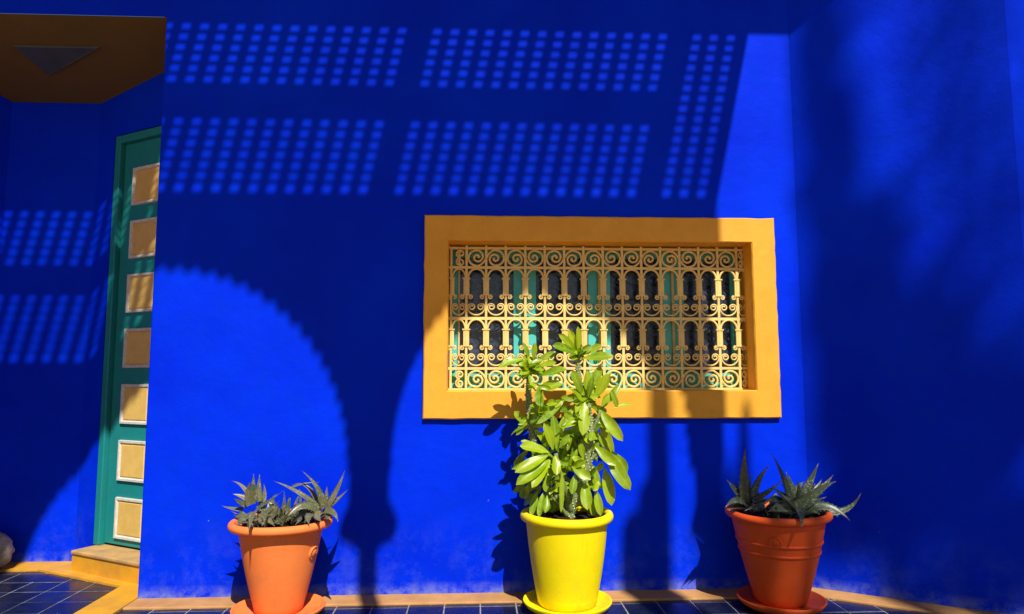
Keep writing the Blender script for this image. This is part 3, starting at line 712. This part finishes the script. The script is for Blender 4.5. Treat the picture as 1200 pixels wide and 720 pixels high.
YL = -0.300
def cl(x, y, dy=0.0): return ony(240+x/3.79, 530+y/3.79, YL+dy)
al = empty('aloe', (pl[1], YL, pl[4])); tag(al, 'grey green dusty aloe cluster in the smooth bright orange pot', 'aloe', 'aloes in orange pots')
u2 = 0.00430/3.79
LL = [(170,255,120,250,74,238,22,-.02,-.04),(200,200,165,150,118,128,22,-.01,.0),(215,220,215,160,217,96,34,-.02,-.02),(240,220,240,160,244,98,30,-.01,.01),(250,230,265,190,262,140,26,.0,.03),(195,210,160,195,122,186,26,-.02,-.03),(190,240,150,220,128,205,26,-.03,-.08),(205,235,195,180,200,135,40,-.05,-.08),
 (215,262,208,285,196,350,40,-.16,-.31),(180,270,150,290,128,275,34,-.05,-.12),(190,280,160,305,150,330,34,-.05,-.16),(240,280,280,300,310,330,40,-.07,-.17),(230,250,280,220,350,170,26,-.02,-.02),(250,270,300,250,330,215,36,-.05,-.08),(270,280,310,280,330,230,34,-.07,-.12),
 (520,240,500,160,430,82,30,-.02,-.02),(545,240,590,160,622,80,36,-.03,-.03),(550,245,595,205,636,166,24,-.03,-.05),(535,235,540,190,542,152,22,.02,.03),(490,230,400,170,304,128,26,-.02,-.04),(500,225,450,150,380,150,20,.02,.04),(380,160,440,140,512,134,12,.03,.03),
 (530,260,570,270,592,310,34,-.06,-.17),(510,260,430,240,350,310,44,-.06,-.15),(500,255,450,260,380,315,40,-.04,-.10),(530,250,520,210,500,170,32,-.05,-.08),(515,265,500,285,520,310,44,-.08,-.17),(480,270,460,290,465,325,40,-.08,-.18),(545,260,550,285,540,300,36,-.07,-.14),
 (330,290,350,240,352,172,26,-.03,-.03),(360,290,370,240,382,180,28,-.01,.0),(340,300,320,260,290,235,32,-.06,-.10),(350,300,400,270,450,235,34,-.05,-.08),(380,290,420,240,420,160,24,.02,.04),(310,290,300,240,270,215,28,.0,.02),(370,300,390,260,430,215,30,-.03,-.05),(300,300,330,310,345,330,36,-.07,-.18),(400,300,420,300,400,325,30,-.08,-.17),(270,270,250,230,270,190,30,.03,.04),(420,280,460,230,480,180,28,.04,.06),(330,270,300,220,320,185,26,.05,.07),(230,290,260,310,250,330,34,-.09,-.19)]
aloe(al, [(a,b2,c,d,e,f2,w*u2*1.2,g1,g2) for a,b2,c,d,e,f2,w,g1,g2 in LL], cl, 'aloe_l')

def aloe_fill(root, p_, yc, n, mat, lmin, lmax, wk=1.0):
    for c in range(n):
        a = random.uniform(0, 2*math.pi); r = p_[3]*0.62*math.sqrt(random.random())
        b_ = Vector((p_[1]+r*math.cos(a), yc+r*math.sin(a), p_[4]+0.005)); a2 = a + random.uniform(-.9,.9); el = random.uniform(.25,1.25); L_ = random.uniform(lmin,lmax)
        d = Vector((math.cos(a2)*math.cos(el), math.sin(a2)*math.cos(el)*.7, math.sin(el)*.8)); t_ = b_ + d*L_
        if t_.y > yc+.24: t_.y = yc+.24
        v_ = (b_+t_)/2 + Vector((0,0,random.uniform(.005,.03)))
        nrm = Vector((-d.x*.5, -d.y*.5-.3, 0.8)).normalized()
        under(obj('leaf', aloe_leaf_mesh(b_, t_, v_, random.uniform(.030,.046)*wk, nrm, mat, 8)), root)
aloe_fill(al, pl, YL, 64, 'aloe_l', .07, .16, .7)
aloe_fill(ar, pr, YR, 22, 'aloe_r', .08, .15)
# --- beige boulder at the foot of the recess wall
def boulder():
    bm = bmesh.new(); bmesh.ops.create_icosphere(bm, subdivisions=4, radius=1.0)
    from mathutils import noise as mn
    for vv in bm.verts:
        d = vv.co.normalized(); k = 1 + 0.16*mn.noise(d*1.7+Vector((3,1,2))) + 0.07*mn.noise(d*5)
        vv.co = Vector((d.x*0.20*k, d.y*0.16*k, max(-0.02, 0.10 + d.z*0.145*k)))
    me = bpy.data.meshes.new('boulder'); bm.to_mesh(me); bm.free(); me.materials.append(M['stone'])
    for p in me.polygons: p.use_smooth = True
    return me
bp = onz(12, 667, 0.012)
bo = obj('boulder', boulder(), None, (bp.x-0.20, bp.y-0.02, 0.012)); tag(bo, 'beige weathered stone at the foot of the recess wall', 'stone')

# ================================================================== WHAT CASTS THE SHADE (above and behind the photographer)
HC, YF = 2.126 + TAN*3.0, 3.0; YA = (HC - 3.155)/TAN      # canopy height, its front edge and where its lattice begins
cz = empty('canopy', (0, 0, HC)); tag(cz, 'blue lattice canopy projecting from the house wall above the window', 'canopy')
def part(name, *a, root=cz): return under(box(name, *a, 'wood_blue'), root)
X0P, X1P = -4.6, 1.572 + LAT*YA
BAR1, BAR2 = -0.572 + LAT*YF, 1.19 + LAT*YA
part('roof_board', X0P, 2.60, -YA, -0.002, HC-0.02, HC+0.03)
part('front_beam', X0P, X1P, -YF-0.05, -YF+0.008, HC-0.03, HC+0.03)
ymid = (HC - 2.668)/TAN
part('cross_beam', X0P, BAR2, -ymid-0.048, -ymid+0.048, HC-0.012, HC+0.035)
for x, w_ in ((BAR1, 0.044), (BAR2, 0.052), (X1P-0.03, 0.03), (BAR1-1.55, 0.05), (BAR1-3.1, 0.05)): part('rafter', x-w_, x+w_, -YF, -YA, HC-0.011, HC+0.04)
for x in (BAR1, BAR1-1.55, BAR1-3.1): part('bracket', x-.03, x+.03, -YA+.05, -0.002, HC-0.10, HC-0.021)
pitch = 0.1003
slx = mesh('lattice_slat', boxv(-.0262,.0262,-YF,-YA,-.004,.004), BF, 'wood_blue')
for i in range(-60, 20):
    x = BAR1 + 0.069 + i*pitch
    if X0P < x < X1P: under(obj('lattice_slat', slx, None, (x, 0, HC)), cz)
sly = mesh('lattice_slat', boxv(X0P,X1P,-.0128,.0128,.005,.012), BF, 'wood_blue')
y = YA + 0.02
while y < YF - 0.02:
    under(obj('lattice_slat', sly, None, (0, -y, HC)), cz); y += 0.0511
# tall arcade at the outer edge of the terrace
pg = empty('arcade', (0, -YB, 0)); tag(pg, 'tall blue timber arcade with scalloped arches facing the house wall', 'arcade')
def pgb(name, *a): return part(name, *a, root=pg)
X1P = 1.35 + LAT*YB
def arch_panel(cx, a, zs, bh, w0, w1):
    """panel from springing to HP round a scalloped arch opening; w0,w1: half widths of the column strips left/right"""
    n = 408; ncusp = 68; v, f = [], []
    x0, x1 = cx-a-w0, cx+a+w1
    for i in range(n+1):
        th = math.pi*i/n; c, s = math.cos(th), math.sin(th)
        k_ = 1.016 - 0.034*abs(math.cos(th*ncusp/1.0*0.5*1.0)) 
        p = (cx + a*c*k_, zs + bh*s*k_)
        sc = min(((x1-cx)/c if c > 1e-6 else 1e9), ((x0-cx)/c if c < -1e-6 else 1e9), ((HP-zs)/s if s > 1e-6 else 1e9))
        q = (cx + c*sc, zs + s*sc)
        for yy in (-YB, -YB-0.05): v += [(p[0],yy,p[1]), (q[0],yy,q[1])]
    for i in range(n):
        A = i*4; B = A+4
        f += [(A,A+1,B+1,B), (A+2,B+2,B+3,A+3), (A,B,B+2,A+2), (A+1,A+3,B+3,B+1)]
    return mesh('arch_panel', v, f, 'wood_blue')
dz = TAN*YB; dx = LAT*YB
zs = 0.70 + dz; bh = 1.09
c1 = (-0.674+dx, -0.470+dx)                        # middle column between the arches
e1 = (1.175+dx, X1P)
under(obj('arch_panel', arch_panel(c1[0]-0.98, 0.98, zs, bh, 0.9, (c1[1]-c1[0])/2)), pg)
under(obj('arch_panel', arch_panel((c1[1]+e1[0])/2, (e1[0]-c1[1])/2, zs, bh, (c1[1]-c1[0])/2, e1[1]-e1[0])), pg)
def console(xc, ws):
    pr_ = [(0.70,ws),(0.50,ws*1.0),(0.45,ws*1.25),(0.39,ws*1.5),(0.35,ws*1.42),(0.31,ws*0.7),(0.285,0.04)]
    v, f = [], []
    for z, h in pr_:
        for yy in (-YB, -YB-0.05): v += [(xc-h,yy,z+dz), (xc+h,yy,z+dz)]
    for i in range(len(pr_)-1):
        A = i*4; B = A+4; f += [(A,B,B+1,A+1),(A+2,A+3,B+3,B+2),(A,A+2,B+2,B),(A+1,B+1,B+3,A+3)]
    return mesh('console', v, f, 'wood_blue')
for xc, ws in (((c1[0]+c1[1])/2, 0.10), ((e1[0]+e1[1])/2, 0.068)):
    under(obj('console', console(xc, ws)), pg)
    pw = 0.04 if ws > .08 else 0.016
    pgb('post', xc-pw, xc+pw, -YB-0.025-pw, -YB-0.025+pw, -0.02, 0.30+dz)

pgb('pier', c1[0]-1.96-0.9, c1[0]-1.96, -YB-0.049, -YB-0.001, -0.02, zs)
def shade(X, z, y, y0=0.0): return Vector((X + LAT*(y-y0), -y, z + TAN*(y-y0)))     # point at depth y whose shadow falls on (X, z)
# columnar cacti
def cactus(name, stems, base, label):
    root = empty(name, base); tag(root, label, 'cactus', 'columnar cacti beyond the terrace')
    for path, r in stems:
        P = smooth_path(path, 6); tp = P[-1]; P = P[:-1] + [P[-2].lerp(tp, .8), tp-Vector((0,0,.12)), tp-Vector((0,0,.05)), tp-Vector((0,0,.015)), tp]; n = len(P); v, f = [], []; seg = 16
        for i, p in enumerate(P):
            e = math.sqrt(max(0.01, min(1.0, (tp.z-p.z)/.12)))
            for k in range(seg):
                q = 2*math.pi*k/seg; rr_ = r*e*(1.0 if k%2 == 0 else 0.82); v.append((p.x+rr_*math.cos(q), p.y+rr_*math.sin(q), p.z))
        for i in range(n-1):
            for k in range(seg): l = (k+1)%seg; f.append((i*seg+k,i*seg+l,(i+1)*seg+l,(i+1)*seg+k))
        f.append(tuple(range((n-1)*seg, n*seg)))
        under(obj('stem', mesh('stem', v, f, 'cactus', True)), root)
YCa = 6.0
def cst(X, ztop, r, lean=0.0, X0=None):
    t_ = shade(X, ztop, YCa); bx_ = t_.x if X0 is None else shade(X0, 0, YCa).x
    return ([(bx_, t_.y, -0.02), (bx_+(t_.x-bx_)*.2, t_.y, t_.z*0.35), (t_.x, t_.y, t_.z*0.8), t_], r)
b0 = shade(0.985, 0, YCa); b0.z = -0.02
cactus('columnar_cactus', [cst(0.985, 1.25, 0.062), cst(0.93, 0.60, 0.070), cst(0.84, 0.42, 0.075), cst(0.92, 0.34, 0.075)], b0, 'tall columnar cactus with three shorter stems beyond the terrace')
b1 = shade(1.32, 0, YCa+.5); b1.z = -0.02
cactus('columnar_cactus', [cst(1.462, 1.0, 0.032), cst(1.28, 0.46, 0.030)], b1, 'columnar cactus with one thin tall stem beyond the terrace')

# broadleaf tree and palm: their soft shade lies on the angled wall
def leaf_cloud(name, blobs, size, mat):
    v, f, uv = [], [], []
    for c, rx, ry, rz, n in blobs:
        for i in range(n):
            while True:
                d = Vector((random.uniform(-1,1), random.uniform(-1,1), random.uniform(-1,1)))
                if 0.15 < d.length < 1: break
            p = Vector(c) + Vector((d.x*rx, d.y*ry, d.z*rz)); a = Vector((random.gauss(0,1), random.gauss(0,1), random.gauss(0,1))).normalized()
            b_ = a.orthogonal().normalized(); s = size*random.uniform(.6,1.3); n0 = len(v)
            v += [p-a*s, p+b_*s*.45, p+a*s, p-b_*s*.45]; uv += [(.5,0),(1,.5),(.5,1),(0,.5)]; f.append((n0,n0+1,n0+2,n0+3))
    return mesh(name, v, f, mat, False, uv)
YT = 14.0
def tree(name, blobs, trunk_x, trunk_r, label, size=0.11):
    bl = []
    for X, z, rx, rz, n in blobs:
        c = shade(X, z, YT); bl.append((c, rx, 0.16, rz, n))
    base = Vector((trunk_x, -YT, -0.02)); root = empty(name, base); tag(root, label, 'tree', 'garden trees behind the terrace')
    top = sum((b_[0] for b_ in bl), Vector())/len(bl)
    tv, tf = tube_data(smooth_path([base, base.lerp(top,.4)+Vector((.1,0,0)), base.lerp(top,.75), top], 5), [trunk_r*(1-.04*i) for i in range(16)], 10)
    for b_ in bl:
        n0 = len(tv); a_, f_ = tube_data(smooth_path([base.lerp(top,.8), (base.lerp(top,.85)+b_[0])/2+Vector((0,0,-.1)), b_[0]], 4), [0.05,.045,.04,.035,.03,.025,.02,.018,.015], 6)
        tv += a_; tf += [tuple(i+n0 for i in q) for q in f_]
    under(obj('trunk', mesh('trunk', tv, tf, 'bark', True)), root)
    under(obj('crown', leaf_cloud('crown', bl, size, 'fol')), root)
# dense tree: dark lower part and dark strip beside the inner corner
tree('garden_tree', [(1.93,3.6,.10,.5,260),(1.93,2.9,.10,.5,260),(1.94,2.2,.12,.5,300),(2.02,1.5,.20,.45,460),(2.10,0.9,.29,.40,760),(2.20,0.35,.40,.35,950),(2.55,-.30,.40,.24,600)], shade(2.2,0,YT).x, 0.10, 'dark evergreen tree standing behind the terrace', 0.065)
# feathery tree whose fine leaves thin the sun
tree('pepper_tree', [(2.45,3.4,.42,.9,850),(2.5,2.2,.36,.9,780),(2.55,1.0,.36,.6,600),(1.33,0.36,.15,.30,420),(1.42,-.32,.32,.28,380)], shade(3.0,0,YT).x, 0.06, 'feathery small leaved tree standing behind the terrace', 0.032)
# palm
def palm(px_, py_, h, label):
    base = Vector((px_, -py_, -0.02)); root = empty('palm_tree', base); tag(root, label, 'palm', 'garden palms behind the terrace')
    top = Vector((px_+.15, -py_, h))
    tv, tf = tube_data(smooth_path([base, base.lerp(top,.5)+Vector((.08,0,0)), top], 14), [0.15+.012*(i%2) for i in range(29)], 12)
    under(obj('trunk', mesh('trunk', tv, tf, 'bark')), root)
    for k in range(26):
        a = k*2.399; el = 1.2 - 1.7*(k/26); L_ = random.uniform(1.9,2.3); v, f, uv = [], [], []
        pts = []; d = Vector((math.cos(a)*math.cos(el), math.sin(a)*math.cos(el), math.sin(el))); p = top.copy()
        for i in range(13):
            pts.append(p.copy()); p = p + d*(L_/12); d = (d + Vector((0,0,-0.10))).normalized()
        for i in range(1, 13):
            t = (pts[i]-pts[i-1]).normalized(); sd = t.cross(Vector((0,0,1))); sd = sd.normalized() if sd.length > .01 else Vector((1,0,0)); up_ = sd.cross(t)
            for sub in range(2):
                q = pts[i-1].lerp(pts[i], sub*.5)
                for s in (-1, 1):
                    ll = 0.42*math.sin(math.pi*(0.12+.85*(i+sub*.5)/13.5)); e = q + (sd*s*.8 + t*.6 - up_*.25*random.uniform(.5,1.5)).normalized()*ll; n0 = len(v)
                    v += [q - t*.016, q + t*.016, e]; uv += [(0,0),(1,0),(.5,1)]; f.append((n0,n0+1,n0+2))
        tv, tf = tube_data(pts, [0.014*(1-i/14)+.002 for i in range(13)], 4); n0 = len(v); v += tv; uv += [(.5,.5)]*len(tv); f += [tuple(i+n0 for i in q) for q in tf]
        under(obj('frond', mesh('frond', v, f, 'fol', False, uv)), root)
palm(6.5, 12.0, 9.0, 'tall feather palm standing behind the terrace')
